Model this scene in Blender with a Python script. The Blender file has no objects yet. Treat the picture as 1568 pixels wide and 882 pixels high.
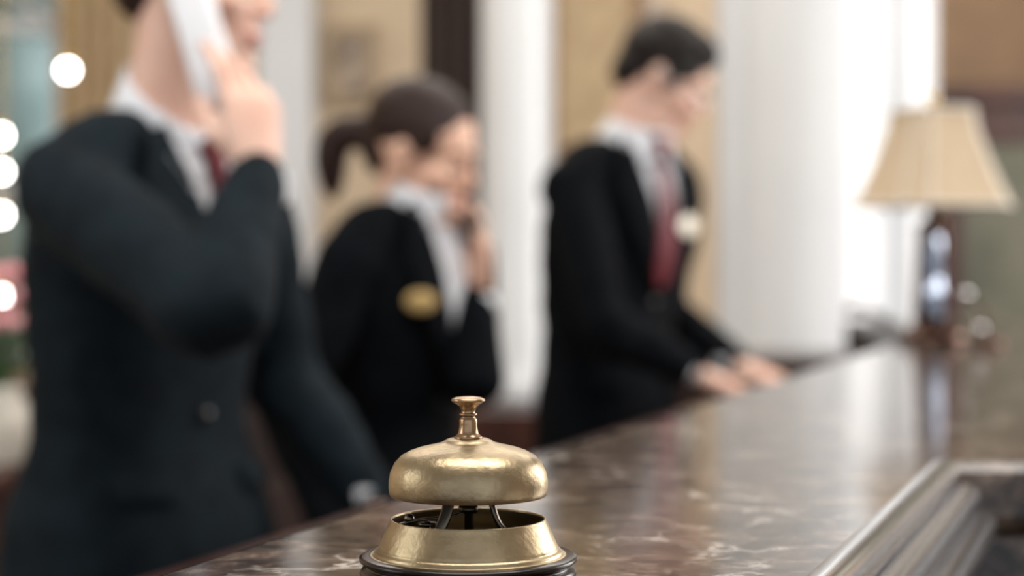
import bpy, bmesh, math, random
from mathutils import Vector as V, Matrix, noise
from mathutils.bvhtree import BVHTree
random.seed(7)
DEBUG = False
D = bpy.data
COL = bpy.context.scene.collection
rad = math.radians

# ------------------------------------------------------------------ materials
def mat(name, col, rough=0.5, metal=0.0, col2=None, nscale=8.0, bump=0.0, bscale=60.0,
        coat=0.0, sheen=0.0, sss=0.0, emit=None, estr=0.0, trans=0.0, stretch=None, contrast=None, spec=None, rvar=0.0):
    m = D.materials.new(name); m.use_nodes = True
    nt = m.node_tree; N = nt.nodes; L = nt.links
    b = N['Principled BSDF']
    b.inputs['Base Color'].default_value = (*col, 1)
    b.inputs['Roughness'].default_value = rough
    b.inputs['Metallic'].default_value = metal
    b.inputs['Coat Weight'].default_value = coat
    b.inputs['Sheen Weight'].default_value = sheen
    if spec is not None: b.inputs['Specular IOR Level'].default_value = spec
    if sss:
        b.inputs['Subsurface Weight'].default_value = sss
        b.inputs['Subsurface Scale'].default_value = 0.01
        b.inputs['Subsurface Radius'].default_value = (1, .4, .25)
    if trans: b.inputs['Transmission Weight'].default_value = trans
    if emit:
        b.inputs['Emission Color'].default_value = (*emit, 1)
        b.inputs['Emission Strength'].default_value = estr
    tc = N.new('ShaderNodeTexCoord')
    src = tc.outputs['Object']
    if stretch:
        mp = N.new('ShaderNodeMapping'); mp.inputs['Scale'].default_value = stretch
        L.new(src, mp.inputs['Vector']); src = mp.outputs['Vector']
    if col2 is None: col2 = tuple(c*0.9 for c in col)
    nz = N.new('ShaderNodeTexNoise'); nz.inputs['Scale'].default_value = nscale
    nz.inputs['Detail'].default_value = 5
    L.new(src, nz.inputs['Vector'])
    cr = N.new('ShaderNodeValToRGB')
    lo, hi = contrast or (0.35, 0.65)
    cr.color_ramp.elements[0].position = lo; cr.color_ramp.elements[1].position = hi
    cr.color_ramp.elements[0].color = (*col2, 1); cr.color_ramp.elements[1].color = (*col, 1)
    L.new(nz.outputs['Fac'], cr.inputs['Fac']); L.new(cr.outputs['Color'], b.inputs['Base Color'])
    if rvar:
        n4 = N.new('ShaderNodeTexNoise'); n4.inputs['Scale'].default_value = nscale*2.3; n4.inputs['Detail'].default_value = 8
        L.new(src, n4.inputs['Vector'])
        mr = N.new('ShaderNodeMapRange'); mr.inputs['From Min'].default_value = .3; mr.inputs['From Max'].default_value = .7
        mr.inputs['To Min'].default_value = rough-rvar; mr.inputs['To Max'].default_value = rough+rvar
        L.new(n4.outputs['Fac'], mr.inputs['Value']); L.new(mr.outputs['Result'], b.inputs['Roughness'])
    if bump:
        n2 = N.new('ShaderNodeTexNoise'); n2.inputs['Scale'].default_value = bscale
        n2.inputs['Detail'].default_value = 4
        L.new(src, n2.inputs['Vector'])
        bp = N.new('ShaderNodeBump'); bp.inputs['Strength'].default_value = bump
        bp.inputs['Distance'].default_value = 0.01
        L.new(n2.outputs['Fac'], bp.inputs['Height']); L.new(bp.outputs['Normal'], b.inputs['Normal'])
    return m

def marble_mat():
    m = D.materials.new('brown_marble'); m.use_nodes = True
    nt = m.node_tree; N = nt.nodes; L = nt.links; b = N['Principled BSDF']
    tc = N.new('ShaderNodeTexCoord')
    mp = N.new('ShaderNodeMapping'); mp.inputs['Rotation'].default_value = (0, 0, .5); mp.inputs['Scale'].default_value = (1, 1.5, 1)
    L.new(tc.outputs['Object'], mp.inputs['Vector'])
    n1 = N.new('ShaderNodeTexNoise'); n1.inputs['Scale'].default_value = 15; n1.inputs['Detail'].default_value = 12
    n1.inputs['Roughness'].default_value = .80; n1.inputs['Distortion'].default_value = 1.2
    L.new(mp.outputs['Vector'], n1.inputs['Vector'])
    r1 = N.new('ShaderNodeValToRGB'); e = r1.color_ramp.elements
    e[0].position = .42; e[0].color = (.009, .0065, .005, 1)
    e[1].position = .65; e[1].color = (.38, .305, .25, 1)
    x = e.new(.49); x.color = (.046, .031, .023, 1)
    x = e.new(.57); x.color = (.135, .094, .070, 1)
    L.new(n1.outputs['Fac'], r1.inputs['Fac'])
    nd = N.new('ShaderNodeTexNoise'); nd.inputs['Scale'].default_value = 9; nd.inputs['Detail'].default_value = 8
    L.new(tc.outputs['Object'], nd.inputs['Vector'])
    mx = N.new('ShaderNodeMix'); mx.data_type = 'VECTOR'; mx.inputs['Factor'].default_value = .35
    L.new(tc.outputs['Object'], mx.inputs[4]); L.new(nd.outputs['Color'], mx.inputs[5])
    vo = N.new('ShaderNodeTexVoronoi'); vo.feature = 'DISTANCE_TO_EDGE'; vo.inputs['Scale'].default_value = 11
    L.new(mx.outputs[1], vo.inputs['Vector'])
    r2 = N.new('ShaderNodeValToRGB'); r2.color_ramp.elements[0].color = (1, 1, 1, 1)
    r2.color_ramp.elements[1].position = .06; r2.color_ramp.elements[1].color = (0, 0, 0, 1)
    L.new(vo.outputs['Distance'], r2.inputs['Fac'])
    n3 = N.new('ShaderNodeTexNoise'); n3.inputs['Scale'].default_value = 16; n3.inputs['Detail'].default_value = 6
    L.new(tc.outputs['Object'], n3.inputs['Vector'])
    r3 = N.new('ShaderNodeValToRGB'); r3.color_ramp.elements[0].position = .53; r3.color_ramp.elements[1].position = .66
    L.new(n3.outputs['Fac'], r3.inputs['Fac'])
    mu = N.new('ShaderNodeMath'); mu.operation = 'MULTIPLY'
    L.new(r2.outputs['Color'], mu.inputs[0]); L.new(r3.outputs['Color'], mu.inputs[1])
    mc = N.new('ShaderNodeMix'); mc.data_type = 'RGBA'
    L.new(mu.outputs[0], mc.inputs['Factor']); L.new(r1.outputs['Color'], mc.inputs[6])
    mc.inputs[7].default_value = (.62, .56, .50, 1)
    L.new(mc.outputs[2], b.inputs['Base Color'])
    b.inputs['Roughness'].default_value = .12
    return m

M_marble = marble_mat()
M_brass = mat('aged_brass', (.50, .395, .245), .37, 1, (.28, .215, .13), 26, .06, 260, contrast=(.32, .62), rvar=.08)
M_brass2 = mat('finial_brass', (.46, .31, .19), .27, 1, (.30, .195, .115), 60, rvar=.05)
M_darkwoodgloss = mat('lacquered_base_wood', (.012, .006, .0045), .25, 0, (.006, .003, .002), 40, spec=.3)
M_steel = mat('dark_steel', (.20, .17, .13), .3, 1, (.12, .10, .08), 60)
M_inner = mat('tarnished_metal', (.16, .13, .08), .4, 1, (.07, .06, .04), 50)
M_chrome = mat('chrome', (.92, .92, .93), .14, 1, (.87, .87, .89), 20)
M_satin = mat('polished_steel', (.96, .96, .97), .17, 1, (.90, .90, .92), 20)
M_suit = mat('navy_suit_wool', (.008, .0155, .021), .9, 0, (.005, .009, .013), 25, .25, 700, spec=.18)
M_suitb = mat('black_suit_wool', (.0036, .0050, .0072), .9, 0, (.0024, .0033, .0046), 25, .25, 700, spec=.1)
M_shirt = mat('white_cotton', (.82, .84, .88), .7, 0, (.76, .79, .84), 12, .1, 500)
M_tie = mat('burgundy_silk', (.17, .012, .024), .5, 0, (.10, .007, .014), 90, spec=.3)
M_skin1 = mat('skin_fair', (.88, .60, .48), .5, 0, (.82, .50, .39), 14, .05, 300, sss=.2)
M_skin2 = mat('skin_warm', (.90, .58, .43), .5, 0, (.83, .49, .36), 14, .05, 300, sss=.2)
M_lips = mat('lips', (.62, .22, .19), .45, 0, (.52, .17, .15), 40)
M_hair = mat('dark_hair', (.014, .008, .006), .55, 0, (.006, .004, .003), 60, .5, 60, stretch=(6, 1, 1), spec=.25)
M_hair2 = mat('brown_hair', (.045, .018, .011), .5, 0, (.018, .008, .005), 60, .5, 60, stretch=(6, 1, 1), spec=.3)
M_hair3 = mat('dark_brown_hair', (.036, .014, .010), .5, 0, (.014, .006, .004), 60, .5, 60, stretch=(6, 1, 1), spec=.3)
M_eye = mat('eye_white', (.8, .78, .75), .2)
M_iris = mat('iris', (.03, .018, .01), .15)
M_phone = mat('white_plastic', (.84, .85, .88), .3, 0, (.80, .81, .84), 10, coat=.3)
M_black = mat('black_plastic', (.012, .012, .014), .3, 0, None, 10, coat=.3)
M_gold = mat('gold', (.80, .55, .18), .25, 1, (.7, .45, .14), 30)
M_goldbadge = mat('gold_badge', (.62, .44, .18), .4, .3, (.52, .36, .14), 30)
M_silverbadge = mat('pale_badge', (.92, .87, .74), .35, 0, (.84, .78, .64), 30, coat=.5)
M_wood = mat('dark_mahogany', (.075, .026, .018), .35, 0, (.035, .012, .009), 7, stretch=(1, 1, .15), coat=.3)
M_wood2 = mat('dark_walnut', (.045, .020, .013), .4, 0, (.022, .010, .007), 7, stretch=(1, 1, .15), coat=.2)
M_wall = mat('beige_plaster', (.72, .58, .42), .8, 0, (.64, .51, .37), 3, .05, 80)
M_wallp = mat('pinkish_plaster', (.62, .52, .44), .8, 0, (.56, .47, .40), 3, .05, 80)
M_white = mat('white_column_paint', (.65, .67, .69), .28, 0, (.61, .63, .66), 3, coat=.4)
M_ceil = mat('ceiling_paint', (.80, .80, .78), .9)
M_floor = mat('floor_stone', (.30, .24, .19), .25, 0, (.20, .15, .12), 4)
M_goldwall = mat('gold_damask', (.50, .38, .23), .55, 0, (.40, .29, .17), 18)
M_suedebrown = mat('brown_panel', (.36, .23, .135), .6, 0, (.28, .175, .10), 5)
M_teal = mat('mirror_glass', (.28, .36, .36), .15, .6, (.14, .20, .20), 2.5)
M_shade = mat('linen_shade', (.70, .55, .38), .8, 0, (.63, .49, .33), 40, .15, 400)
M_shadetrim = mat('shade_trim', (.86, .82, .74), .7)
M_bronze = mat('lamp_bronze', (.16, .09, .07), .2, 1, (.07, .04, .03), 20)
M_crystal = mat('lamp_crystal', (.55, .62, .75), .08, .6, (.35, .42, .55), 20)
M_bulb = mat('globe_bulb', (1, .97, .9), .4, emit=(1, .97, .92), estr=26)
M_pink = mat('petal_pink', (.80, .30, .34), .6, 0, (.85, .50, .50), 30, sss=.1)
M_leaf = mat('leaf_green', (.06, .16, .05), .5, 0, (.03, .09, .03), 20)
M_vase = mat('cream_ceramic', (.78, .72, .62), .25, coat=.4)
M_canvas = mat('painting_canvas', (.45, .36, .28), .8, 0, (.14, .11, .10), 9, contrast=(.4, .55))
M_glass = mat('cabinet_glass', (.24, .24, .19), .12, .3, (.14, .15, .12), 4)

# ------------------------------------------------------------------ mesh tools
class MB:
    def __init__(s): s.v = []; s.f = []; s.m = []
    def add(s, vs, fs, mi=0):
        o = len(s.v); s.v += [V(p) for p in vs]
        s.f += [[i+o for i in f] for f in fs]; s.m += [mi]*len(fs)

def catmull(pts, rs, sub=5):
    P = [V(p) for p in pts]; R = [V(r) if hasattr(r, '__len__') else V((r, r)) for r in rs]
    if len(P) < 3: 
        sub_=sub; op=[];orr=[]
        for k in range(sub_+1):
            t=k/sub_; op.append(P[0].lerp(P[1],t)); orr.append(R[0].lerp(R[1],t))
        return op, orr
    def cr(a, b, c, d, t):
        return .5*((2*b)+(c-a)*t+(2*a-5*b+4*c-d)*t*t+(3*b-a-3*c+d)*t*t*t)
    op, orr = [], []
    n = len(P)
    for i in range(n-1):
        i0 = max(i-1, 0); i3 = min(i+2, n-1)
        for k in range(sub):
            t = k/sub
            op.append(cr(P[i0], P[i], P[i+1], P[i3], t)); orr.append(cr(R[i0], R[i], R[i+1], R[i3], t))
    op.append(P[-1]); orr.append(R[-1])
    return op, orr

def tube(mb, pts, rs, n=16, ref=(1, 0, 0), cap=True, sub=0, flat=False, mi=0, sq=1.0):
    P = [V(p) for p in pts]; R = [V(r) if hasattr(r, '__len__') else V((r, r)) for r in rs]
    if sub: P, R = catmull(P, R, sub)
    T = []
    for i in range(len(P)):
        a = P[max(i-1, 0)]; b = P[min(i+1, len(P)-1)]; t = (b-a)
        T.append(t.normalized() if t.length > 1e-9 else V((0, 0, 1)))
    if cap and not flat:
        r0 = min(R[0]); r1 = min(R[-1])
        P = [P[0]-T[0]*r0*.95, P[0]-T[0]*r0*.7]+P+[P[-1]+T[-1]*r1*.7, P[-1]+T[-1]*r1*.95]
        R = [R[0]*.3, R[0]*.72]+R+[R[-1]*.72, R[-1]*.3]
        T = [T[0]]*2+T+[T[-1]]*2
    vs = []; fs = []
    A = V(ref)
    for p, r, t in zip(P, R, T):
        a = A-t*A.dot(t)
        if a.length < 1e-3: a = V((0, 1, 0))-t*t.y
        a.normalize(); A = a if not flat else A
        b = t.cross(a)
        for k in range(n):
            th = 2*math.pi*k/n
            c, s_ = math.cos(th), math.sin(th)
            if sq != 1.0:
                c = math.copysign(abs(c)**sq, c); s_ = math.copysign(abs(s_)**sq, s_)
            vs.append(p+a*r[0]*c+b*r[1]*s_)
    m = len(P)
    for i in range(m-1):
        for k in range(n):
            fs.append([i*n+k, i*n+(k+1) % n, (i+1)*n+(k+1) % n, (i+1)*n+k])
    if cap:
        fs.append([k for k in range(n)][::-1]); fs.append([(m-1)*n+k for k in range(n)])
    mb.add(vs, fs, mi)

def ell(mb, c, r, rot=None, nu=20, nv=12, mi=0):
    c = V(c); vs = []; fs = []
    Rm = rot.to_3x3() if rot else Matrix.Identity(3)
    vs.append(c+Rm@V((0, 0, r[2])))
    for j in range(1, nv):
        ph = math.pi*j/nv
        for i in range(nu):
            th = 2*math.pi*i/nu
            vs.append(c+Rm@V((r[0]*math.sin(ph)*math.cos(th), r[1]*math.sin(ph)*math.sin(th), r[2]*math.cos(ph))))
    vs.append(c+Rm@V((0, 0, -r[2])))
    for i in range(nu): fs.append([0, 1+i, 1+(i+1) % nu])
    for j in range(nv-2):
        for i in range(nu):
            a = 1+j*nu
            fs.append([a+i, a+nu+i, a+nu+(i+1) % nu, a+(i+1) % nu])
    l = len(vs)-1; a = 1+(nv-2)*nu
    for i in range(nu): fs.append([a+i, l, a+(i+1) % nu])
    mb.add(vs, fs, mi)

def lathe(mb, prof, c=(0, 0, 0), n=64, mi=0, flute=0, fl_amp=0):
    c = V(c); vs = []; fs = []
    for r, z in prof:
        for k in range(n):
            th = 2*math.pi*k/n
            rr = r*(1-fl_amp*abs(math.sin(flute*th/2))) if flute else r
            vs.append(c+V((rr*math.cos(th), rr*math.sin(th), z)))
    for i in range(len(prof)-1):
        for k in range(n):
            fs.append([i*n+k, i*n+(k+1) % n, (i+1)*n+(k+1) % n, (i+1)*n+k])
    mb.add(vs, fs, mi)

def box(mb, x0, x1, y0, y1, z0, z1, mi=0, M=None):
    vs = [V((x, y, z)) for z in (z0, z1) for y in (y0, y1) for x in (x0, x1)]
    if M: vs = [M@p for p in vs]
    mb.add(vs, [[0, 2, 3, 1], [4, 5, 7, 6], [0, 1, 5, 4], [2, 6, 7, 3], [0, 4, 6, 2], [1, 3, 7, 5]], mi)

def empty(name, M):
    e = D.objects.new(name, None); COL.objects.link(e); e.matrix_world = M
    e.empty_display_size = .1
    return e

def build(mb, name, mats, parent=None, smooth=True, voxel=None, sm=0, fn=None, bevel=0, M=None, subsurf=0, solid=0):
    me = D.meshes.new(name)
    me.from_pydata([tuple(p) for p in mb.v], [], mb.f)
    if not isinstance(mats, (list, tuple)): mats = [mats]
    for q in mats: me.materials.append(q)
    if not voxel:
        for p, mi in zip(me.polygons, mb.m): p.material_index = mi
    bm = bmesh.new(); bm.from_mesh(me)
    bmesh.ops.recalc_face_normals(bm, faces=bm.faces); bm.to_mesh(me); bm.free()
    ob = D.objects.new(name, me); COL.objects.link(ob)
    if voxel:
        r = ob.modifiers.new('r', 'REMESH'); r.mode = 'VOXEL'; r.voxel_size = voxel
        if sm:
            s = ob.modifiers.new('s', 'SMOOTH'); s.factor = .5; s.iterations = sm
        dg = bpy.context.evaluated_depsgraph_get()
        me2 = D.meshes.new_from_object(ob.evaluated_get(dg))
        ob.modifiers.clear(); ob.data = me2; me2.name = name; me = me2
        if fn:
            nr = [v.normal.copy() for v in me.vertices]
            for v, q in zip(me.vertices, nr): v.co = fn(v.co.copy(), q)
    if bevel:
        b = ob.modifiers.new('b', 'BEVEL'); b.width = bevel; b.segments = 3; b.limit_method = 'ANGLE'
    if solid:
        b = ob.modifiers.new('so', 'SOLIDIFY'); b.thickness = solid; b.offset = 0
    if subsurf:
        b = ob.modifiers.new('ss', 'SUBSURF'); b.levels = subsurf; b.render_levels = subsurf
    me.polygons.foreach_set('use_smooth', [smooth]*len(me.polygons))
    if M: ob.matrix_world = M
    if parent: ob.parent = parent
    me.update()
    return ob

def simple_box(name, m, x0, x1, y0, y1, z0, z1, bevel=.004, parent=None):
    mb = MB(); box(mb, x0, x1, y0, y1, z0, z1)
    return build(mb, name, m, parent, smooth=False, bevel=bevel)

# ------------------------------------------------------------------ room
simple_box('floor', M_floor, -3.6, 3.6, -2.5, 7.4, -.1, 0, 0)
simple_box('ceiling', M_ceil, -3.6, 3.6, -2.5, 7.4, 3.4, 3.5, 0)
simple_box('wall_back', M_wall, -3.6, 3.6, 7.2, 7.4, 0, 3.4, 0)
simple_box('wall_left', M_wall, -3.6, -3.4, -2.5, 7.2, 0, 3.4, 0)
simple_box('wall_right', M_wallp, 3.4, 3.6, -2.5, 7.2, 0, 3.4, 0)
k = 1
for xa, xb in ((-3.37, -1.02), (-.74, .03), (.62, 3.37)):
    simple_box('wainscot_back_%d' % k, M_wood, xa, xb, 7.13, 7.175, 0, .72, .01)
    simple_box('trim_%d' % k, M_wood, xa, xb, 7.11, 7.175, .722, .76, .008)
    k += 1
e = empty('wall_panel', Matrix.Translation((2.1, 7.16, 0)))
simple_box('panel_board', M_suedebrown, -.42, .5, -.02, .01, 1.9, 3.0, .01, e)

e = empty('window_1', Matrix.Translation((-2.2, 7.13, 0)))
simple_box('pane', M_teal, -.42, .40, -.01, .01, .9, 2.9, 0, e)
mb = MB()
for x in (-.44, -.02, .38): box(mb, x, x+.05, -.04, .03, .86, 2.94)
for z in (.86, 1.5, 2.15, 2.9): box(mb, -.44, .43, -.04, .03, z, z+.05)
build(mb, 'mullions', M_white, e, smooth=False, bevel=.005)
mb = MB()
tube(mb, [(-.42, -.03, 2.15), (.4, -.03, 2.9)], [.018, .018], 10)
tube(mb, [(-.42, -.03, 2.9), (.4, -.03, 2.15)], [.018, .018], 10)
build(mb, 'lattice', M_white, e)

def curtain(name, m, x0, x1, y, z0, z1, folds, amp):
    mb = MB(); n = folds*10; vs = []; fs = []
    for j in range(13):
        t = j/12; z = z0+(z1-z0)*t
        for i in range(n+1):
            s = i/n
            vs.append(V((x0+(x1-x0)*s, y+amp*math.sin(s*folds*2*math.pi+.3*math.sin(4*t))*(1-.25*t), z)))
    for j in range(12):
        for i in range(n): fs.append([j*(n+1)+i, j*(n+1)+i+1, (j+1)*(n+1)+i+1, (j+1)*(n+1)+i])
    mb.add(vs, fs)
    return build(mb, name, m, solid=.006)
curtain('gold_curtain', M_goldwall, -1.78, -1.50, 7.03, .0, 3.3, 4, .03)
curtain('dark_curtain', mat('chocolate_velvet', (.028, .012, .009), .8, 0, (.016, .007, .005), 30, sheen=.1), -.35, -.10, 6.9, .0, 3.3, 4, .03)

simple_box('pilaster', M_white, -.99, -.77, 6.9, 7.17, 0, 3.37, .02)
e = empty('picture_frame', Matrix.Translation((-.64, 7.195, 2.03)))
mb = MB()
for a in ((-.1, .1, .13, .16), (-.1, .1, -.16, -.13), (-.1, -.075, -.16, .16), (.075, .1, -.16, .16)):
    box(mb, a[0], a[1], -.03, .0, a[2], a[3])
build(mb, 'frame', M_goldwall, e, smooth=False, bevel=.006)
simple_box('canvas', M_canvas, -.08, .08, -.015, -.002, -.135, .135, 0, e)

e = empty('door_1', Matrix.Translation((.33, 7.14, 0)))
simple_box('door_leaf', M_suedebrown, -.20, .20, -.02, .02, .0, 2.5, .006, e)
mb = MB()
for z0, z1 in ((.9, 1.6), (1.7, 2.4), (.15, .8)):
    box(mb, -.14, .14, -.035, -.02, z0, z1)
build(mb, 'door_panels', M_goldwall, e, smooth=False, bevel=.012)
mb = MB(); box(mb, -.26, -.20, -.05, .03, 0, 2.56); box(mb, .20, .26, -.05, .03, 0, 2.56); box(mb, -.26, .26, -.05, .03, 2.5, 2.56)
build(mb, 'door_frame', M_wallp, e, smooth=False, bevel=.01)

def column(name, x, y, r, flute=0, base=M_wood, ph=.8):
    e = empty(name, Matrix.Translation((x, y, 0)))
    mb = MB()
    prof = [(0, ph), (r*1.28, ph), (r*1.28, ph+.05), (r*1.18, ph+.08), (r*1.12, ph+.11), (r*1.0, ph+.14), (r, 2.9), (r*1.1, 2.95), (r*1.3, 3.05), (r*1.3, 3.4), (0, 3.4)]
    lathe(mb, prof, n=96, flute=flute, fl_amp=.06 if flute else 0)
    build(mb, 'shaft', M_white, e)
    mb = MB(); b = r*1.35; box(mb, -b, b, -b, b, 0, ph); box(mb, -b*1.06, b*1.06, -b*1.06, b*1.06, 0, .12)
    build(mb, 'plinth', base, e, smooth=False, bevel=.01)
column('slim_column', .017, 5.5, .112)
e = empty('white_pier', Matrix.Translation((.93, 5.35, 0)))
mb = MB()
for cx, cy, r in ((-.02, 0, .225), (-.20, .1, .11), (.21, -.02, .12)):
    lathe(mb, [(0, .0), (r*1.15, .0), (r*1.15, .95), (r, 1.02), (r, 2.95), (r*1.15, 3.05), (r*1.15, 3.4), (0, 3.4)], (cx, cy, 0), 64)
build(mb, 'clustered_shafts', M_white, e)

e = empty('display_cabinet', Matrix.Translation((1.95, 6.5, 0)))
mb = MB()
box(mb, -.42, .42, -.2, .2, 0, .82); box(mb, -.42, -.36, -.2, .2, .82, 1.78); box(mb, .36, .42, -.2, .2, .82, 1.78)
box(mb, -.42, .42, .17, .2, .82, 1.78); box(mb, -.42, .42, -.2, .2, 1.66, 1.80); box(mb, -.46, .46, -.23, .22, 1.80, 1.86)
box(mb, -.36, .36, -.15, .17, 1.23, 1.25); box(mb, -.01, .01, -.2, -.17, .82, 1.66)
build(mb, 'carcass', M_wood, e, smooth=False, bevel=.006)
simple_box('glass_doors', M_glass, -.36, .36, -.185, -.175, .82, 1.66, 0, e)
mb = MB()
lathe(mb, [(0, 1.25), (.04, 1.25), (.07, 1.33), (.03, 1.42), (.045, 1.46), (0, 1.46)], (-.2, 0, 0), 32)
lathe(mb, [(0, .82), (.05, .82), (.08, .92), (.05, 1.02), (0, 1.05)], (.15, 0, 0), 32)
build(mb, 'ornaments', M_vase, e)

def globes(name, x, y, zs):
    e = empty(name, Matrix.Translation((x, y, 0)))
    mb = MB(); tube(mb, [(0, 0, min(zs)), (0, 0, 3.4)], [.004, .004], 8)
    lathe(mb, [(0, 3.4), (.05, 3.4), (.05, 3.38), (.012, 3.36), (0, 3.36)], n=24)
    for z in zs: lathe(mb, [(.004, z+.045), (.012, z+.04), (.014, z+.018), (0, z+.015)], n=16)
    build(mb, 'cord_and_caps', M_gold, e)
    mb = MB()
    for z in zs: ell(mb, (0, 0, z), (.020, .020, .020))
    build(mb, 'globes', M_bulb, e)
globes('globe_pendant', -1.487, 6.0, [1.884])
globes('globe_pendant', -1.712, 6.0, [1.665, 1.545, 1.40, 1.125])

e = empty('gap_filler_sideboard', Matrix.Translation((-.62, 4.6, 0)))  # dark piece added to fill the pale gap between the two figures
mb = MB(); box(mb, -.30, .30, -.2, .2, .08, 1.04); box(mb, -.32, .32, -.22, .22, 1.04, 1.07); box(mb, -.28, .28, -.18, .18, 0, .08)
for x in (-.28, .01):
    for z in (.12, .43, .74): box(mb, x, x+.27, -.212, -.2, z, z+.27)
build(mb, 'carcass', M_wood2, e, smooth=False, bevel=.005)
mb = MB()
for x in (-.145, .145):
    for z in (.255, .565, .875): ell(mb, (x, -.222, z), (.012, .012, .012), None, 12, 8)
build(mb, 'knobs', M_gold, e)

e = empty('side_table', Matrix.Translation((-1.18, 3.6, 0)))
mb = MB(); box(mb, -.28, .21, -.25, .25, .80, .84); box(mb, -.25, .18, -.22, .22, .62, .80)
for x in (-.24, .14):
    for y in (-.21, .17): box(mb, x, x+.04, y, y+.04, 0, .62)
box(mb, -.22, .15, -.19, .19, .18, .20)
build(mb, 'table_frame', M_wood, e, smooth=False, bevel=.006)
e = empty('flower_vase', Matrix.Translation((-1.03, 3.58, .84)))
mb = MB(); lathe(mb, [(0, 0), (.05, 0), (.052, .01), (.075, .06), (.072, .10), (.045, .14), (.05, .155), (.044, .155), (.04, .14), (0, .13)], n=48)
build(mb, 'vase', M_vase, e)
mb = MB(); mb2 = MB()
for i in range(18):
    a = i*2.4; rr = .035+.075*math.sqrt(i/18)
    c = V((rr*math.cos(a), rr*math.sin(a), .27+.13*(1-(rr/.11)**2)+random.uniform(-.03, .04)))
    tube(mb2, [(0, 0, .12), tuple(c*.5+V((0, 0, .08))), tuple(c)], [.003, .003, .002], 6, sub=3)
    for j in range(7):
        b = j*2*math.pi/7
        ell(mb, c+V((.018*math.cos(b), .018*math.sin(b), .004*(j % 2))), (.017, .011, .013), Matrix.Rotation(b, 3, 'Z'), 10, 6)
    ell(mb, c+V((0, 0, .008)), (.012, .012, .012), None, 10, 6)
for i in range(10):
    a = i*.63
    ell(mb2, V((.075*math.cos(a), .075*math.sin(a), .20+.02*(i % 3))), (.05, .015, .004), Matrix.Rotation(a, 3, 'Z')@Matrix.Rotation(-.5, 3, 'Y'), 10, 6)
build(mb, 'blossoms', M_pink, e); build(mb2, 'stems_and_leaves', M_leaf, e)

# ------------------------------------------------------------------ counter
K = .36
def ex(y, off): return off+K*y
e = empty('reception_counter', Matrix.Translation((0, 0, 0)))
counter = e
y0, yn, y1 = -.35, 1.28, 4.25
def slab(name, m, z0, z1, inset, bev, yb=None):
    i = inset
    poly = [(ex(y0, -.47)+i*1.063, y0+i), (ex(y0, -.145)-i*1.063, y0+i), (ex(yn+i, -.145)-i*1.063, yn+i), (1.75-i, yn+i), (1.75-i, y1-i), (ex(y1, -.47)+i*1.063, y1-i)]
    mb = MB(); n = len(poly)
    mb.add([(p[0], p[1], z0) for p in poly]+[(p[0], p[1], z1) for p in poly],
           [list(range(n))[::-1], list(range(n, 2*n))]+[[k, (k+1) % n, n+(k+1) % n, n+k] for k in range(n)])
    return build(mb, name, m, e, smooth=False, bevel=bev)
slab('marble_top', M_marble, 1.05, 1.10, 0, .012)
slab('sub_top', M_marble, .80, 1.049, .018, .01)
slab('cabinet_body', M_wood2, 0.0, .80, .04, .006)
mb = MB()
dn = V((K, 1, 0)).normalized(); no = V((dn.y, -dn.x, 0))
a0 = V((ex(-.3, -.145), -.3, 0)); a1 = V((ex(1.250, -.145), 1.250, 0))
for zc, r, o in ((1.0950, .0115, -.003), (1.0790, .0115, .012), (1.0610, .0115, .024)):
    tube(mb, [a0+no*o+V((0, 0, zc)), a1+no*o-dn*o*.4+V((0, 0, zc))], [r, r], 32)
    if o > 0: tube(mb, [a0+no*(o-.012)+V((0, 0, zc-.004)), a1+no*(o-.012)-dn*o*.4+V((0, 0, zc-.004))], [.011, .011], 24)
build(mb, 'chrome_edge_ribs', M_satin, e)
mb = MB()
for k in range(7):
    x = .45+k*.18
    box(mb, x, x+.13, yn+.025, yn+.045, .12, .75)
build(mb, 'front_panels', M_wood2, e, smooth=False, bevel=.008)
mb = MB(); dw = .40*1.063
ya, yb = -.2, 4.2
g = .012
for (z0, z1, w) in ((.935, .965, dw), ):
    P = [(ex(ya, -.47)-w, ya), (ex(ya, -.47)-g, ya), (ex(yb, -.47)-g, yb), (ex(yb, -.47)-w, yb)]
    mb.add([(p[0], p[1], z) for z in (z0, z1) for p in P], [[3, 2, 1, 0], [4, 5, 6, 7], [0, 1, 5, 4], [1, 2, 6, 5], [2, 3, 7, 6], [3, 0, 4, 7]])
for yy in (ya+.02, 1.0, 2.2, 3.1, yb-.06):
    P = [(ex(yy, -.47)-dw+.03, yy), (ex(yy, -.47)-g, yy), (ex(yy+.04, -.47)-g, yy+.04), (ex(yy+.04, -.47)-dw+.03, yy+.04)]
    mb.add([(p[0], p[1], z) for z in (0, .935) for p in P], [[3, 2, 1, 0], [4, 5, 6, 7], [0, 1, 5, 4], [1, 2, 6, 5], [2, 3, 7, 6], [3, 0, 4, 7]])
build(mb, 'staff_side_work_ledge', M_wood, counter, smooth=False, bevel=.004)

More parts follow.
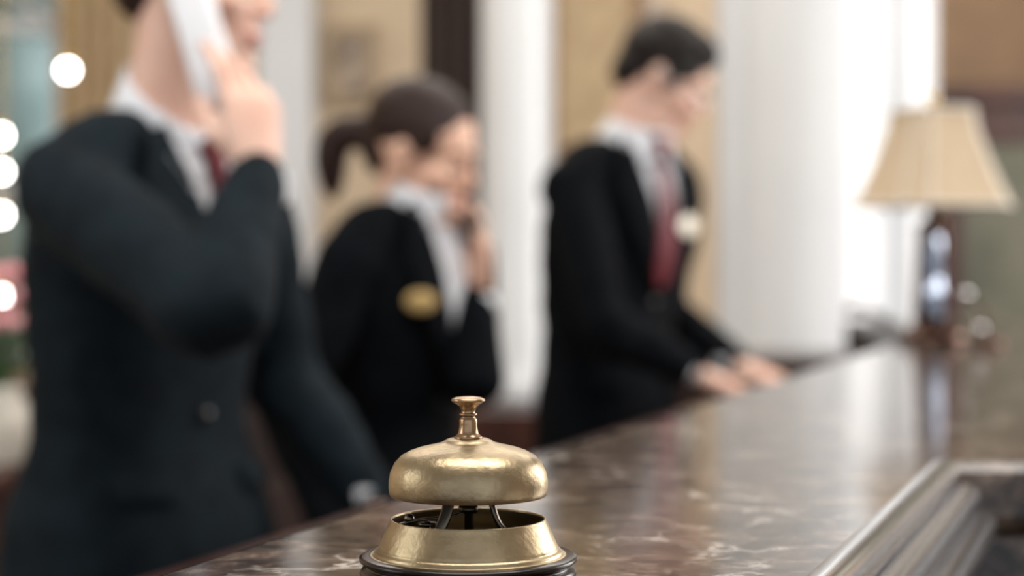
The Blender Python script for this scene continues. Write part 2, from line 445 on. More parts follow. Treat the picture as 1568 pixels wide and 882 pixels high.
e = empty('credenza', Matrix.Translation((.80, 4.72, 0)))
mb = MB(); box(mb, -.42, .42, -.2, .2, .08, .97); box(mb, -.44, .44, -.22, .22, .97, 1.0); box(mb, -.40, .40, -.18, .18, 0, .08)
for x in (-.39, -.12, .15): box(mb, x, x+.24, -.212, -.2, .12, .92)
build(mb, 'carcass', M_wood2, e, smooth=False, bevel=.005)
e = empty('desk_telephone', Matrix.Translation((1.0, 4.66, 1.0))@Matrix.Rotation(.5, 4, 'Z'))
mb = MB()
vs = [(-.09, -.1, 0), (.09, -.1, 0), (.09, .1, 0), (-.09, .1, 0), (-.09, -.1, .025), (.09, -.1, .025), (.09, .1, .09), (-.09, .1, .09)]
mb.add(vs, [[3, 2, 1, 0], [4, 5, 6, 7], [0, 1, 5, 4], [1, 2, 6, 5], [2, 3, 7, 6], [3, 0, 4, 7]])
build(mb, 'telephone_body', M_black, e, smooth=False, bevel=.008)
mb = MB(); tube(mb, [(-.06, -.09, .055), (-.06, -.06, .08), (-.06, .06, .12), (-.06, .1, .115)], [(.022, .016), (.016, .012), (.016, .012), (.022, .016)], 14, sub=4)
build(mb, 'receiver', M_black, e)
mb = MB()
for i in range(3):
    for j in range(4): box(mb, .0+i*.025, .018+i*.025, -.07+j*.03, -.052+j*.03, .03+.0098*j, .044+.0098*j)
build(mb, 'keys', M_phone, e, smooth=False, bevel=.001)

# ------------------------------------------------------------------ service bell
S = .0002985
e = empty('service_bell', Matrix.Translation((-.020, .818, 1.10)))
def px(pr, z0=0): return [(r*S, (z+z0)*S) for r, z in pr]
mb = MB()
lathe(mb, px([(0, 0), (160, 0), (165, 3), (166, 10), (163, 16), (157, 19), (156, 22), (162, 25), (167, 29), (167, 33), (162, 36), (150, 37), (0, 37)]), n=128)
build(mb, 'wooden_base', M_darkwoodgloss, e)
mb = MB()
lathe(mb, px([(150, 37), (144, 37.2), (144.5, 41), (142, 44), (138, 45), (138.5, 47.5), (136, 52), (130, 66), (124, 80), (120, 88), (119.5, 91), (118, 92), (116.5, 91), (116.5, 88), (121, 78), (128, 60), (132, 45), (100, 41), (0, 41)]), n=128)
build(mb, 'brass_cup', M_brass, e)
mb = MB(); lathe(mb, px([(0, 42), (128, 42), (128, 46), (0, 46)]), n=96)
build(mb, 'cup_floor', M_inner, e)
mb = MB()
dome = [(119, 0), (121, 3), (122, 10), (122, 22), (119.5, 36), (113, 50), (103, 60.5), (90, 67.5), (75, 72.5), (58, 76.5), (44, 80), (38, 82.5), (36, 84.5), (30, 87), (0, 88)]
inner = [(0, 84), (40, 78), (75, 69), (100, 57), (110, 47), (116, 34), (118.5, 22), (118.5, 8), (117.5, 1), (118, -.5), (119, 0)]
lathe(mb, px(dome+inner, 127), n=160)
build(mb, 'bell_dome', M_brass, e)
mb = MB()
lathe(mb, px([(0, 86), (22, 87), (21.5, 90), (18, 92), (15.5, 96), (14, 103), (13.5, 109), (13.8, 115), (12.5, 118), (10, 120), (10, 121.5), (13, 122.5), (14, 124), (13, 125.5), (10, 127), (11, 130), (13, 135), (17, 139), (22, 142), (25.5, 144), (26.3, 146), (25, 148), (20, 150), (10, 151.5), (0, 152)], 127), n=64)
build(mb, 'plunger_finial', M_brass2, e)
mb = MB()
tube(mb, [(0, 0, 44*S), (0, 0, 212*S)], [6*S, 6*S], 16, flat=True)
lathe(mb, px([(0, 46), (26, 46), (26, 52), (14, 56), (9, 70), (0, 70)]), n=32)
lathe(mb, px([(0, 100), (14, 100), (16, 106), (14, 112), (0, 112)]), n=32)
build(mb, 'centre_post', M_inner, e)
mb = MB()
tube(mb, [(-60*S, -50*S, 50*S), (-50*S, -42*S, 66*S), (-34*S, -30*S, 98*S), (-26*S, -20*S, 130*S), (-10*S, -6*S, 160*S)], [(9*S, 3*S)]*5, 10, ref=(1, 0, 0), sub=4)
tube(mb, [(88*S, -20*S, 50*S), (74*S, -20*S, 60*S), (48*S, -16*S, 84*S), (36*S, -10*S, 116*S), (26*S, 0, 150*S), (6*S, 0, 180*S)], [(8*S, 5*S)]*6, 10, ref=(0, 1, 0), sub=4)
tube(mb, [(0, 90*S, 52*S), (0, 60*S, 70*S), (0, 30*S, 120*S), (0, 4*S, 160*S)], [(7*S, 2.5*S)]*4, 10, ref=(1, 0, 0), sub=4)
build(mb, 'spring_straps', M_steel, e)
mb = MB()
tube(mb, [(-104*S, -10*S, 84*S), (-70*S, -14*S, 92*S), (-30*S, -14*S, 96*S), (10*S, 0, 106*S)], [(6*S, 2*S)]*4, 10, ref=(0, 1, 0), sub=4)
ell(mb, (-90*S, -10*S, 92*S), (8*S, 8*S, 8*S))
lathe(mb, px([(0, 84), (15, 84), (15, 88), (0, 88)]), (-62*S, -22*S, 0), 24)
lathe(mb, px([(0, 46), (5, 46), (5, 90), (0, 90)]), (-62*S, -22*S, 0), 16)
tube(mb, [(-62*S, -60*S, 62*S), (-40*S, -64*S, 60*S), (-30*S, -62*S, 70*S)], [4*S]*3, 10, sub=3)
build(mb, 'striker_lever', M_steel, e)

# ------------------------------------------------------------------ table lamp
e = empty('table_lamp', Matrix.Translation((.750, 3.2, 1.1015))@Matrix.Rotation(.35, 4, 'Z')@Matrix.Scale(.97, 4))
mb = MB()
lathe(mb, [(0, 0), (.062, 0), (.064, .008), (.060, .016), (.045, .022), (.040, .030), (.024, .036), (.018, .046), (0, .046)], n=48)
lathe(mb, [(0, .20), (.022, .20), (.030, .21), (.020, .222), (.009, .23), (.008, .30), (0, .30)], n=32)
for k in range(4):
    a = k*math.pi/2+.3
    tube(mb, [(.036*math.cos(a), .036*math.sin(a), .03), (.031*math.cos(a), .031*math.sin(a), .12), (.027*math.cos(a), .027*math.sin(a), .205)], [.006, .005, .005], 10, sub=4)
build(mb, 'bronze_base', M_bronze, e)
mb = MB()
lathe(mb, [(0, .044), (.020, .046), (.027, .06), (.028, .09), (.020, .105), (.018, .115), (.024, .13), (.024, .165), (.018, .195), (0, .20)], n=8)
build(mb, 'crystal_stem', M_crystal, e, smooth=False)
def shade_ring(r, z, cut=.28):
    pts = []
    for k in range(4):
        a = k*math.pi/2
        for s in (-1, 1):
            an = a+math.pi/4+s*.20
            pts.append(V((r*1.12*math.cos(an), r*1.12*math.sin(an), z)))
    return pts
mb = MB(); rings = [(.125, .25), (.119, .262), (.103, .30), (.086, .345), (.072, .39), (.066, .425)]
vs = []; 
for r, z in rings: vs += shade_ring(r, z)
fs = [[i*8+k, i*8+(k+1) % 8, (i+1)*8+(k+1) % 8, (i+1)*8+k] for i in range(5) for k in range(8)]
mb.add(vs, fs); build(mb, 'bell_shade', M_shade, e, smooth=False, solid=.002)
mb = MB()
for r, z in ((.125, .25), (.066, .425)):
    ps = shade_ring(r*1.01, z); 
    for k in range(8): tube(mb, [ps[k], ps[(k+1) % 8]], [.004, .004], 8)
for k in range(8):
    tube(mb, [shade_ring(r*1.01, z)[k] for r, z in rings], [.0025]*6, 8)
build(mb, 'shade_braid', M_shadetrim, e)
mb = MB(); tube(mb, [(0, 0, .29), (0, 0, .435)], [.004]*2, 8); ell(mb, (0, 0, .445), (.009, .009, .012))
for a in (0, math.pi/2): tube(mb, [(-.066*math.cos(a), -.066*math.sin(a), .42), (.066*math.cos(a), .066*math.sin(a), .42)], [.002]*2, 6)
build(mb, 'harp_and_finial', M_gold, e)
mb = MB(); ell(mb, (0, 0, .33), (.025, .025, .035)); build(mb, 'bulb', M_shadetrim, e)
e = empty('glint_stand', Matrix.Translation((.80, 3.02, 1.1005)))  # added stand; its balls imitate highlights on the lamp's metal base
mb = MB(); lathe(mb, [(0, 0), (.030, 0), (.031, .006), (.026, .012), (0, .012)], n=32)
tube(mb, [(0, 0, .012), (-.005, 0, .06), (-.03, 0, .085)], [.004]*3, 8, sub=4)
build(mb, 'stand', M_bronze, e)
mb = MB(); ell(mb, (-.01, 0, .030), (.009, .009, .009)); ell(mb, (-.035, 0, .088), (.009, .009, .009))  # chrome balls added to make two bright glints
build(mb, 'knobs', M_chrome, e)

# ------------------------------------------------------------------ people
def RZ(a): return Matrix.Rotation(rad(a), 4, 'Z')
def headmat(pos, yaw, pitch, roll=0):
    return Matrix.Translation(pos)@RZ(yaw)@Matrix.Rotation(rad(-pitch), 4, 'X')@Matrix.Rotation(rad(roll), 4, 'Y')

def make_head(par, Minv, Mh, neck_base, hs, skin, hairm, female=False, glasses=False):
    L = Minv@Mh@Matrix.Scale(hs, 4)
    nb = L.inverted()@neck_base
    hp = empty('head', Matrix.Identity(4)); hp.parent = par; hp.matrix_local = L
    mb = MB()
    ell(mb, (0, -.012, .030), (.075, .094, .088))
    ell(mb, (0, .028, -.022), (.061, .058, .082))
    ell(mb, (0, .03, -.072), (.050, .050, .038))
    ell(mb, (0, .073, -.097), (.020, .015, .014))
    for s in (-1, 1):
        ell(mb, (s*.042, .050, -.022), (.024, .026, .022))
        ell(mb, (s*.036, .025, -.078), (.018, .035, .022), Matrix.Rotation(-s*.25, 3, 'Z'))
        ell(mb, (s*.026, .078, .026), (.020, .008, .008))
        ell(mb, (s*.010, .091, -.029), (.0075, .009, .0065))
        R = Matrix.Rotation(s*.35, 3, 'Z')@Matrix.Rotation(-.2, 3, 'X')
        ell(mb, (s*.078, -.008, -.004), (.006, .017, .026), R)
        ell(mb, (s*.082, -.014, .006), (.007, .013, .019), R)
        ell(mb, (s*.075, -.002, -.027), (.006, .009, .011))
    tube(mb, [(0, .078, .020), (0, .088, .0), (0, .098, -.021), (0, .096, -.028)], [(.007, .007), (.0075, .0075), (.009, .009), (.008, .006)], 12, sub=3)
    ell(mb, (0, .080, -.058), (.023, .012, .007)); ell(mb, (0, .079, -.070), (.019, .012, .008))
    tube(mb, [(0, -.022, -.01), (0, -.020, -.07), tuple(nb)], [.052 if female else .057, .047 if female else .054, .054 if female else .060], 20, sub=3)
    def fn(co, n):
        for s in (-1, 1):
            d = (co-V((s*.031, .082, .004)))
            w = math.exp(-(d.x**2/(.016**2)+d.z**2/(.010**2)+d.y**2/.02**2))
            co = co+V((0, -.009*w, 0))
            d = co-V((s*.083, -.006, -.001)); w = math.exp(-(d.length/.009)**2); co.x -= s*.004*w
        d = co-V((0, .092, -.064)); w = math.exp(-(d.x**2/.022**2+d.z**2/.003**2+d.y**2/.02**2)); co.y -= .003*w
        return co
    build(mb, 'head_and_neck', skin, hp, voxel=.0035, sm=5, fn=fn)
    mb = MB()
    for s in (-1, 1): ell(mb, (s*.031, .066, .003), (.0125, .0125, .0125))
    build(mb, 'eyeballs', M_eye, hp)
    mb = MB()
    for s in (-1, 1): ell(mb, (s*.031, .0755, -.001), (.0055, .004, .0055))
    build(mb, 'irises', M_iris, hp)
    mb = MB()
    for s in (-1, 1):
        ell(mb, (s*.031, .0668, .0065), (.0145, .0138, .0095)); ell(mb, (s*.031, .0665, -.008), (.0135, .0125, .006))
    build(mb, 'eyelids', skin, hp)
    mb = MB()
    for s in (-1, 1):
        tube(mb, [(s*.012, .086, .024), (s*.03, .084, .031), (s*.048, .070, .026)], [(.002, .003), (.003, .004), (.0015, .002)], 8, sub=4)
        tube(mb, [(s*.018, .077, .0), (s*.031, .082, -.002), (s*.044, .073, .0)], [.001, .0014, .001], 6, sub=4)
    build(mb, 'eyebrows_and_lashes', hairm, hp)
    mb = MB()
    tube(mb, [(-.023, .081, -.062), (-.008, .0905, -.058), (0, .0905, -.0595), (.008, .0905, -.058), (.023, .081, -.062)], [(.001, .002), (.003, .003), (.003, .003), (.003, .003), (.001, .002)], 8, sub=4)
    tube(mb, [(-.021, .081, -.0645), (0, .089, -.070), (.021, .081, -.0645)], [(.001, .0015), (.004, .0035), (.001, .0015)], 8, sub=5)
    build(mb, 'lips', M_lips, hp)
    mb = MB()
    if female:
        ell(mb, (0, -.025, .050), (.083, .097, .080))
        ell(mb, (0, -.070, -.005), (.060, .048, .058))
        ell(mb, (0, -.125, .0), (.034, .032, .034))
        tube(mb, [(0, -.12, .0), (.005, -.160, -.01), (.01, -.172, -.05), (.005, -.158, -.10), (0, -.150, -.125)], [.024, .030, .032, .024, .010], 14, sub=4)
        for s in (-1, 1): ell(mb, (s*.070, .020, .042), (.012, .032, .034))
    else:
        ell(mb, (0, -.022, .044), (.0825, .099, .090))
        ell(mb, (0, -.066, -.012), (.064, .050, .052))
        ell(mb, (.0, .035, .090), (.057, .044, .034), Matrix.Rotation(-.5, 3, 'X'))
        for s in (-1, 1): ell(mb, (s*.073, .022, .014), (.008, .012, .030))
    amp = .35 if female else .8
    def fh(co, n):
        k = noise.noise(V((co.x*150, co.y*25, co.z*60)))*.0025+noise.noise(co*28)*.004
        return co+n*k*amp
    build(mb, 'hair', hairm, hp, voxel=.004, sm=5, fn=fh)
    if glasses:
        mb = MB()
        for s in (-1, 1):
            ps = [(s*.033+.022*math.cos(t*math.pi/10), .094-.007*(math.cos(t*math.pi/10)*s > 0), -.001+.016*math.sin(t*math.pi/10)) for t in range(21)]
            tube(mb, ps, [.0018]*21, 6, cap=False)
            tube(mb, [(s*.056, .088, .004), (s*.078, .05, .006), (s*.086, -.005, .006), (s*.084, -.02, -.01)], [.0018]*4, 6, sub=3)
        tube(mb, [(-.011, .092, .002), (0, .095, .006), (.011, .092, .002)], [.0018]*3, 6, sub=3)
        build(mb, 'glasses', M_chrome, hp)
    return hp

mat_nail = mat('fingernail', (.90, .66, .56), .3)
def make_hand(par, Minv, wrist, ydir, zpalm, thumb_left_sign, curls, skin, name, hs=1.0, thumb=(40, 20, 20), thumb_in=.35, spread=1.0):
    Y = V(ydir).normalized(); Z = V(zpalm); Z = (Z-Y*Z.dot(Y)).normalized(); X = Y.cross(Z)*thumb_left_sign
    Mw = Matrix(((X.x, Y.x, Z.x, wrist[0]), (X.y, Y.y, Z.y, wrist[1]), (X.z, Y.z, Z.z, wrist[2]), (0, 0, 0, 1)))
    A = Minv@Mw@Matrix.Scale(hs, 4)
    mb = MB(); nb = MB()
    tube(mb, [(0, -.05, 0), (0, -.01, 0), (.002, .03, .001), (.002, .065, .0), (.0, .09, -.001)], [(.026, .020), (.027, .018), (.036, .017), (.040, .0145), (.038, .011)], 20, ref=(1, 0, 0), sub=4)
    ell(mb, (.022, .035, .009), (.016, .028, .012)); ell(mb, (-.024, .035, .008), (.013, .030, .010))
    fing = [(.030, .088, .044, .026, .022, .0088, .10), (.0105, .093, .049, .030, .023, .0090, .03), (-.009, .090, .046, .028, .023, .0086, -.05), (-.027, .081, .035, .021, .020, .0076, -.14)]
    for fi, (bx, by, l1, l2, l3, r, sp) in enumerate(fing):
        c = curls[fi]; p = V((bx, by-.014, 0)); pts = [p, V((bx, by, 0))]; rr = [r*1.05, r*1.08]
        a = 0; side = sp*spread
        for li, l in enumerate((l1, l2, l3)):
            a += rad(c[li]); d = V((math.sin(side)*math.cos(a), math.cos(side)*math.cos(a), math.sin(a)))
            q = pts[-1]
            if li == 2: l *= .9
            pts += [q+d*l*.5, q+d*l]; rr += [r*(.94-.08*li), r*(1.0-.1*li)]
        tube(mb, pts, rr, 12, sub=2)
        back = V((0, -math.sin(a), math.cos(a)))*-1
        ell(nb, pts[-1]-d*.004+back*r*.68, (r*.6, r*.8, r*.25), Matrix.Rotation(a, 3, 'X'), 10, 6)
    p = V((.022, .022, .006)); t1 = rad(thumb[0]); d = V((math.sin(t1), math.cos(t1), thumb_in)).normalized()
    pts = [p, p+d*.022, p+d*.042]; rr = [.013, .0125, .0115]
    t1 -= rad(thumb[1]); d = V((math.sin(t1), math.cos(t1), thumb_in+.1)).normalized(); pts += [pts[-1]+d*.016, pts[-1]+d*.031]; rr += [.0100, .0105]
    t1 -= rad(thumb[2]); d = V((math.sin(t1), math.cos(t1), thumb_in+.15)).normalized(); pts += [pts[-1]+d*.012, pts[-1]+d*.022]; rr += [.0098, .0080]
    tube(mb, pts, rr, 12, sub=2)
    hp = empty(name, Matrix.Identity(4)); hp.parent = par
    mb.v = [A@q for q in mb.v]; nb.v = [A@q for q in nb.v]
    build(mb, 'palm_and_fingers', skin, hp, voxel=.0028, sm=3)
    build(nb, 'fingernails', mat_nail, hp)
    cb = MB(); tube(cb, [A@V((0, -.040, 0)), A@V((0, -.008, 0))], [(.034, .027), (.035, .028)], 24, ref=(A.to_3x3()@V((1, 0, 0))), sub=3, flat=True)
    return cb

def person(name, pos, yaw, s, w, lean, head, arms, suit, skin, hairm, female=False, glasses=False, tie=True, vbot=1.12, badge=None, armk=1.0, drop=0.0, hip=1.0, nl=0.0, ctilt=.020):
    M = Matrix.Translation((pos[0], pos[1], 0))@RZ(yaw); Mi = M.inverted()
    root = empty(name, M)
    def cy(z): 
        t = max(0, (z-.95)/.5); return lean*t*t
    fem = female
    secs = [(.79, .185*hip, .128*hip), (.92, (.190 if not fem else .195)*hip, .128*hip), (1.04, .172 if not fem else .150, .115 if not fem else .105), (1.16, .180 if not fem else .165, .122),
            (1.28, .196 if not fem else .180, .132 if not fem else .135), (1.37-drop*.6-nl*.4, .190 if not fem else .172, .116), (1.43-drop*.3-nl*.7, .130, .088), (1.475-nl, .078, .066)]
    pts = [(0, cy(z)*1.0, z*s) for z, a, b in secs]; rs = [(a*s*w, b*s*w) for z, a, b in secs]
    def torso(mb): 
        tube(mb, pts, rs, 32, ref=(1, 0, 0), sub=5, flat=True, sq=.88)
        yy = cy(1.42)
        for sg in (-1, 1):
            tube(mb, [(sg*.05*s*w, yy-.005, (1.445-nl*.6)*s), (sg*.12*s*w, yy-.005, (1.428-drop*.4-nl*.3)*s), (sg*.172*s*w, yy, (1.395-drop)*s)], [(.050*s, .045*s), (.064*s, .054*s), (.064*s*w, .060*s*w)], 20, ref=(0, 1, 0), sub=4)
    tb = MB(); torso(tb)
    tmp = build(tb, 'tmp', suit, voxel=.009, sm=6)
    bvh = BVHTree.FromPolygons([v.co.copy() for v in tmp.data.vertices], [list(p.vertices) for p in tmp.data.polygons])
    D.objects.remove(tmp)
    jb = MB(); torso(jb)
    for side in ('R', 'L'):
        sg = 1 if side == 'R' else -1
        a = arms[side]; sh = V((sg*.180*s*w, cy(1.40), (1.383-drop)*s))
        el = Mi@V(a['elbow']); wr = Mi@V(a['wrist'])
        wr2 = wr-(wr-el).normalized()*.015
        k = (s*w*.5+s*.5)*armk
        m1 = sh.lerp(el, .5); m2 = el.lerp(wr2, .45)
        tube(jb, [sh, m1, el, m2, wr2], [.066*k, .060*k, .056*k, .050*k, .037*k], 22, sub=5)
    def fj(co, n):
        k = noise.noise(V((co.x*9, co.y*9, co.z*14)))*.007+noise.noise(co*30)*.0025
        if abs(co.x) < .13*s*w and co.y > .02: k *= .15
        return co+n*k
    build(jb, 'suit_jacket', suit, root, voxel=.008, sm=8, fn=fj)

    def proj(x, z, off):
        h = bvh.ray_cast(V((x, 1.5, z)), V((0, -1, 0)))
        if h[0] is None: h = bvh.find_nearest(V((x, cy(z/s)+.1, z)))
        return h[0]+V((h[1].x*.6, max(h[1].y, .3), h[1].z*.4)).normalized()*off
    def patch(nm, m, left, right, off, nu=10, nv=24, thick=.003, mb=None):
        def interp(pl, t):
            d = [0]
            for a, b in zip(pl, pl[1:]): d.append(d[-1]+math.hypot(a[0]-b[0], a[1]-b[1]))
            q = t*d[-1]
            for i in range(len(pl)-1):
                if q <= d[i+1]+1e-9:
                    u = (q-d[i])/(d[i+1]-d[i]); return (pl[i][0]*(1-u)+pl[i+1][0]*u, pl[i][1]*(1-u)+pl[i+1][1]*u)
            return pl[-1]
        own = mb is None
        mb = mb or MB(); vs = []; fs = []
        for j in range(nv+1):
            a = interp(left, j/nv); b = interp(right, j/nv)
            for i in range(nu+1):
                t = i/nu
                vs.append(proj((a[0]*(1-t)+b[0]*t)*s*w, (a[1]*(1-t)+b[1]*t)*s, off))
        for j in range(nv):
            for i in range(nu): fs.append([j*(nu+1)+i, j*(nu+1)+i+1, (j+1)*(nu+1)+i+1, (j+1)*(nu+1)+i])
        mb.add(vs, fs)
        if own: return build(mb, nm, m, root, solid=thick)
    n_ = nl
    patch('shirt_front', M_shirt, [(-.085, 1.455-n_), (-.07, 1.35), (-.008, vbot)], [(.085, 1.455-n_), (.07, 1.35), (.008, vbot)], .006, 16, 30)
    mb = MB()
    for sg in (-1, 1):
        patch('', None, [(sg*.062, 1.475-n_), (sg*.050, 1.38-n_*.5), (sg*.0, vbot-.01)], [(sg*.105, 1.465-n_), (sg*.118, 1.37-n_*.5), (sg*.10, 1.30), (sg*.012, vbot-.015)], .014, 8, 26, mb=mb)
    build(mb, 'lapels', suit, root, solid=.005)
    mb = MB()
    for sg in (-1, 1): patch('', None, [(sg*.07, 1.0), (sg*.07, .965)], [(sg*.15, 1.0), (sg*.15, .965)], .007, 8, 3, mb=mb)
    patch('', None, [(-.13, 1.285), (-.13, 1.268)], [(-.07, 1.29), (-.07, 1.273)], .006, 6, 2, mb=mb)
    build(mb, 'pocket_flaps', suit, root, solid=.004)
    mb = MB()
    for zz in (vbot-.03, vbot-.13):
        q = proj(0, zz*s, .006); ell(mb, q, (.009, .004, .009), None, 14, 8)
    build(mb, 'jacket_buttons', M_black, root)
    if tie:
        patch('tie_blade', M_tie, [(-.014, 1.425-n_), (-.03, 1.28), (-.028, vbot+.03), (-.010, vbot)], [(.014, 1.425-n_), (.03, 1.28), (.028, vbot+.03), (.010, vbot)], .016, 6, 20, thick=.004)
    if badge:
        q = proj(badge[0]*s*w, badge[1]*s, .020); q2 = proj(badge[0]*s*w+.01, badge[1]*s, .020); tx = (q2-q).normalized()
        ang = math.atan2(tx.y, tx.x)
        mb = MB(); ell(mb, q, (badge[3], .004, badge[3]*.62), Matrix.Rotation(ang, 3, 'Z'), 28, 10)
        build(mb, 'name_badge', badge[2], root)
    Mh = head
    nbase = V((0, cy(1.46)-.004, (1.45-nl)*s))
    ncol = V((0, cy(1.48)-.002, (1.475-nl)*s))
    mb = MB(); nseg = 40
    rings = []
    hc = Mi@Mh.to_translation(); axis = (hc-V((0, 0, .09))-ncol); axis.normalize()
    kk = s*(.88 if fem else 1.0)
    for (rr, hh, ) in ((.084, -.024), (.076, -.002), (.070, .020), (.067, .038), (.063, .038), (.066, .015), (.072, -.01)):
        ring = []
        for i in range(nseg):
            t = 2*math.pi*i/nseg; c, sn = math.cos(t), math.sin(t)
            z = hh*kk*(1 if sn > 0 else 1-.35*sn)-ctilt*sn*kk*(1 if sn > 0 else .9)
            p = ncol+V((rr*kk*c, rr*kk*sn*.98, z))+V((axis.x, axis.y, 0))*max(hh, 0)*kk*.8
            ring.append(p)
        rings.append(ring)
    vs = [p for r in rings for p in r]; nr = len(rings)
    fs = [[i*nseg+k, i*nseg+(k+1) % nseg, ((i+1) % nr)*nseg+(k+1) % nseg, ((i+1) % nr)*nseg+k] for i in range(nr) for k in range(nseg)]
    mb.add(vs, fs)
    yF = ncol.y+.068*kk
    zt = ncol.z-(ctilt-.02)
    for sg in (-1, 1):
        a = V((sg*.004, yF+.004, zt+.012*kk)); b = V((sg*.058*kk, yF-.030, zt+.020*kk)); c = proj(sg*.052*s, zt-.062*kk, .020); d = proj(sg*.070*s, zt-.015*kk, .018)
        g = V((sg*.012, yF+.012, zt-.012))
        mb.add([a, b, d, c, g]+[p+V((0, -.004, -.001)) for p in (a, b, d, c, g)], [[0, 1, 2, 3, 4], [9, 8, 7, 6, 5], [0, 5, 6, 1], [1, 6, 7, 2], [2, 7, 8, 3], [3, 8, 9, 4], [4, 9, 5, 0]])
    build(mb, 'shirt_collar', M_shirt, root, smooth=True)
    mb = MB(); ps = []
    for i in range(15):
        t = math.pi+math.pi*i/14
        ps.append(V((.092*kk*math.cos(t), ncol.y+.088*kk*math.sin(t), ncol.z-.016*kk-(.010-(ctilt-.02)*.8)*kk*(-math.sin(t))-.004)))
    tube(mb, ps, [(.007, .018)]*len(ps), 12, ref=(1, 0, 0))
    build(mb, 'jacket_collar', suit, root)
    if tie:
        kb = proj(0, zt-.035, .016)
        mb = MB(); tube(mb, [(0, yF+.010, zt+.004), (0, max(yF+.016, kb.y), zt-.035)], [(.022, .012), (.014, .010)], 14, sub=3)
        build(mb, 'tie_knot', M_tie, root)
    make_head(root, Mi, Mh, nbase, s if not fem else .95, skin, hairm, fem, glasses)
    cb = MB()
    for side in ('R', 'L'):
        a = arms[side]
        q = make_hand(root, Mi, a['wrist'], a['dir'], a['palm'], a['ts'], a['curl'], skin, 'hand_'+('right' if side == 'R' else 'left'), (.98*s if not fem else .88), thumb=a.get('thumb', (40, 20, 20)), thumb_in=a.get('tin', .35))
        cb.add(q.v, q.f)
    build(cb, 'shirt_cuffs', M_shirt, root)
    mb = MB()
    tube(mb, [(0, 0, .80*s), (0, 0, .90*s), (0, 0, .97*s)], [(.170*s*w, .115*s*w), (.172*s*w, .115*s*w), (.155*s*w, .105*s*w)], 24, ref=(1, 0, 0), sub=3)
    for sg in (-1, 1):
        tube(mb, [(sg*.085*s, 0, .84*s), (sg*.095*s, .012, .66*s), (sg*.10*s, .015, .48*s), (sg*.102*s, -.012, .28*s), (sg*.105*s, -.005, .07*s)], [.092*s*w, .085*s*w, .066*s*w, .062*s*w, .055*s*w], 20, sub=4)
    build(mb, 'trousers', suit, root, voxel=.012, sm=5)
    mb = MB()
    for sg in (-1, 1):
        x = sg*.107*s
        tube(mb, [(x, -.055, .042), (x, -.01, .045), (x, .07, .036), (x, .15, .026), (x, .185, .022)], [(.034, .040), (.037, .042), (.042, .034), (.042, .025), (.030, .018)], 20, ref=(1, 0, 0), sub=4)
        box(mb, x-.033, x+.033, -.085, -.02, 0, .03); box(mb, x-.038, x+.038, -.02, .19, 0, .014)
    build(mb, 'shoes', M_black, root, voxel=.006, sm=3)
    return root, Mi

# ---- left man with cordless phone
arms = {
 'R': dict(elbow=(-.325, 1.95, 1.19), wrist=(-.297, 2.105, 1.350), dir=(-.13, .10, .98), palm=(-.55, .82, 0), ts=1,
           curl=((8, 22, 18), (20, 38, 22), (34, 46, 26), (42, 50, 28)), thumb=(30, 22, 15), tin=.45),
 'L': dict(elbow=(-.32, 2.51, 1.08), wrist=(-.19, 2.44, .915), dir=(.7, -.2, -.7), palm=(-.5, .0, -.8), ts=1, curl=((12, 22, 14),)*4)}
man1, Mi1 = person('male_receptionist', (-.487, 2.34), -121, .980, .95, .045, headmat((-.400, 2.295, 1.600), -98, 8, 0), arms, M_suit, M_skin1, M_hair2, armk=1.06, drop=.024, hip=1.14, nl=.033, ctilt=.046, vbot=1.20)
def handset(root, Mi, a, b, face, m, name, wdt=.026, thk=.012):
    mb = MB(); a = V(a); b = V(b); t = (b-a).normalized(); f = V(face); f = (f-t*f.dot(t)).normalized(); sd = t.cross(f)
    A = Mi.to_3x3()
    L_ = (b-a).length
    pts = [Mi@(a+t*L_*q+f*o) for q, o in ((0, .002), (.12, 0), (.5, -.006), (.88, 0), (1, .002))]
    tube(mb, pts, [(wdt*.85, thk*.9), (wdt, thk), (wdt*.92, thk*.85), (wdt, thk), (wdt*.85, thk*.9)], 28, ref=A@sd, sub=5, sq=.6)
    o = build(mb, name, m, root)
    mb = MB()
    tube(mb, [Mi@(a+t*.001-t*.02), Mi@(a-t*.045)], [.005, .004], 10)
    ell(mb, Mi@(a+t*.022+f*thk), (.010, .010, .010)); 
    build(mb, name+'_earpiece', M_black, root)
handset(man1, Mi1, (-.404, 2.196, 1.610), (-.350, 2.158, 1.440), (.1, 1, 0), M_phone, 'cordless_handset', .029, .013)

# ---- woman
arms = {
 'R': dict(elbow=(-.345, 2.79, 1.02), wrist=(-.260, 2.70, .80), dir=(.25, -.15, -.93), palm=(.6, .6, 0), ts=-1, curl=((14, 24, 14),)*4),
 'L': dict(elbow=(-.057, 2.895, 1.040), wrist=(-.059, 2.945, 1.195), dir=(-.10, .05, 1), palm=(-.55, -.80, 0), ts=1,
           curl=((14, 30, 20), (22, 42, 22), (32, 46, 24), (36, 50, 26)), thumb=(30, 18, 12), tin=.4)}
wm, Mi2 = person('female_receptionist', (-.203, 2.985), -125, .905, .90, .05, headmat((-.143, 2.945, 1.420), -112, 19, 4), arms, M_suitb, M_skin2, M_hair3, female=True, tie=False, vbot=1.15, badge=(.105, 1.305, M_goldbadge, .028))
handset(wm, Mi2, (-.094, 3.010, 1.395), (-.061, 2.912, 1.285), (-.7, -.7, 0), M_black, 'black_handset', .022, .010)

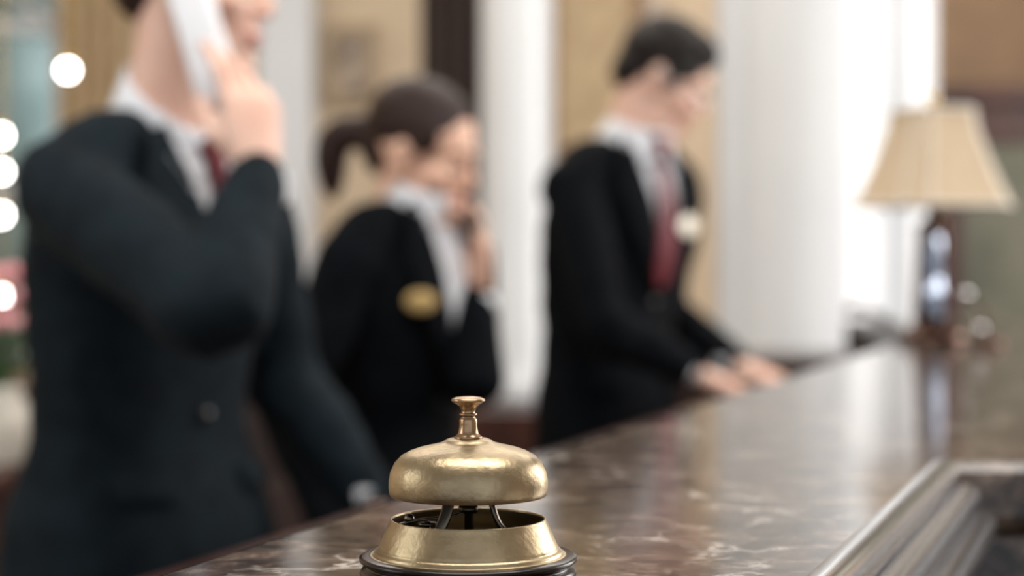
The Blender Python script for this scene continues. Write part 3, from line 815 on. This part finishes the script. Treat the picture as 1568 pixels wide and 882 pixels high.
# ---- right man
arms = {
 'R': dict(elbow=(.180, 3.50, 1.125), wrist=(.362, 3.560, 1.022), dir=(.9, .25, -.30), palm=(0, 0, -1), ts=-1, curl=((6, 14, 10), (8, 16, 12), (10, 18, 12), (12, 20, 12)), thumb=(45, 20, 15), tin=.1),
 'L': dict(elbow=(.340, 4.00, 1.14), wrist=(.485, 3.85, 1.022), dir=(.75, -.55, -.30), palm=(0, 0, -1), ts=1, curl=((6, 14, 10), (8, 16, 12), (10, 18, 12), (12, 20, 12)), thumb=(45, 20, 15), tin=.1)}
man2, Mi3 = person('male_clerk', (.200, 3.78), -134, 1.01, .93, .060, headmat((.318, 3.725, 1.618), -100, 31, 0), arms, M_suitb, M_skin1, M_hair, glasses=True, badge=(-.072, 1.305, M_silverbadge, .036), vbot=1.18)

# ------------------------------------------------------------------ lights
def area(name, loc, tgt, sx, sy, power, col=(1, 1, 1)):
    l = D.lights.new(name, 'AREA'); l.shape = 'RECTANGLE'; l.size = sx; l.size_y = sy; l.energy = power; l.color = col
    o = D.objects.new(name, l); COL.objects.link(o); o.location = loc
    o.rotation_euler = (V(tgt)-V(loc)).to_track_quat('-Z', 'Y').to_euler(); return o
area('ceiling_light_front', (0.2, 1.2, 3.35), (0.2, 1.2, 0), 2.0, 1.2, 64, (1, .97, .93))
area('ceiling_light_back', (0.2, 5.0, 3.35), (0.2, 5.2, 0), 3.5, 2.0, 108, (1, .93, .84))
area('window_light_right', (3.3, 3.6, 1.9), (0, 3.2, 1.3), 2.6, 1.9, 140, (1, .98, .96))
area('window_light_left', (-3.3, 1.2, 2.1), (0, 2.4, 1.2), 2.0, 1.6, 38, (.88, .96, 1))

w = D.worlds.new('World'); bpy.context.scene.world = w; w.use_nodes = True
bg = w.node_tree.nodes['Background']; bg.inputs['Color'].default_value = (.88, .93, 1, 1); bg.inputs['Strength'].default_value = .85

# ------------------------------------------------------------------ camera
cam = D.cameras.new('camera'); co = D.objects.new('camera', cam); COL.objects.link(co)
co.location = (0, 0, 1.245); co.rotation_euler = (rad(90-.86), 0, 0)
cam.sensor_width = 36; cam.lens = 62.93; cam.clip_start = .02
cam.dof.use_dof = not DEBUG; cam.dof.focus_distance = .80; cam.dof.aperture_fstop = 4.5
bpy.context.scene.camera = co
vs = bpy.context.scene.view_settings
vs.view_transform = 'Standard'; vs.exposure = 0.0
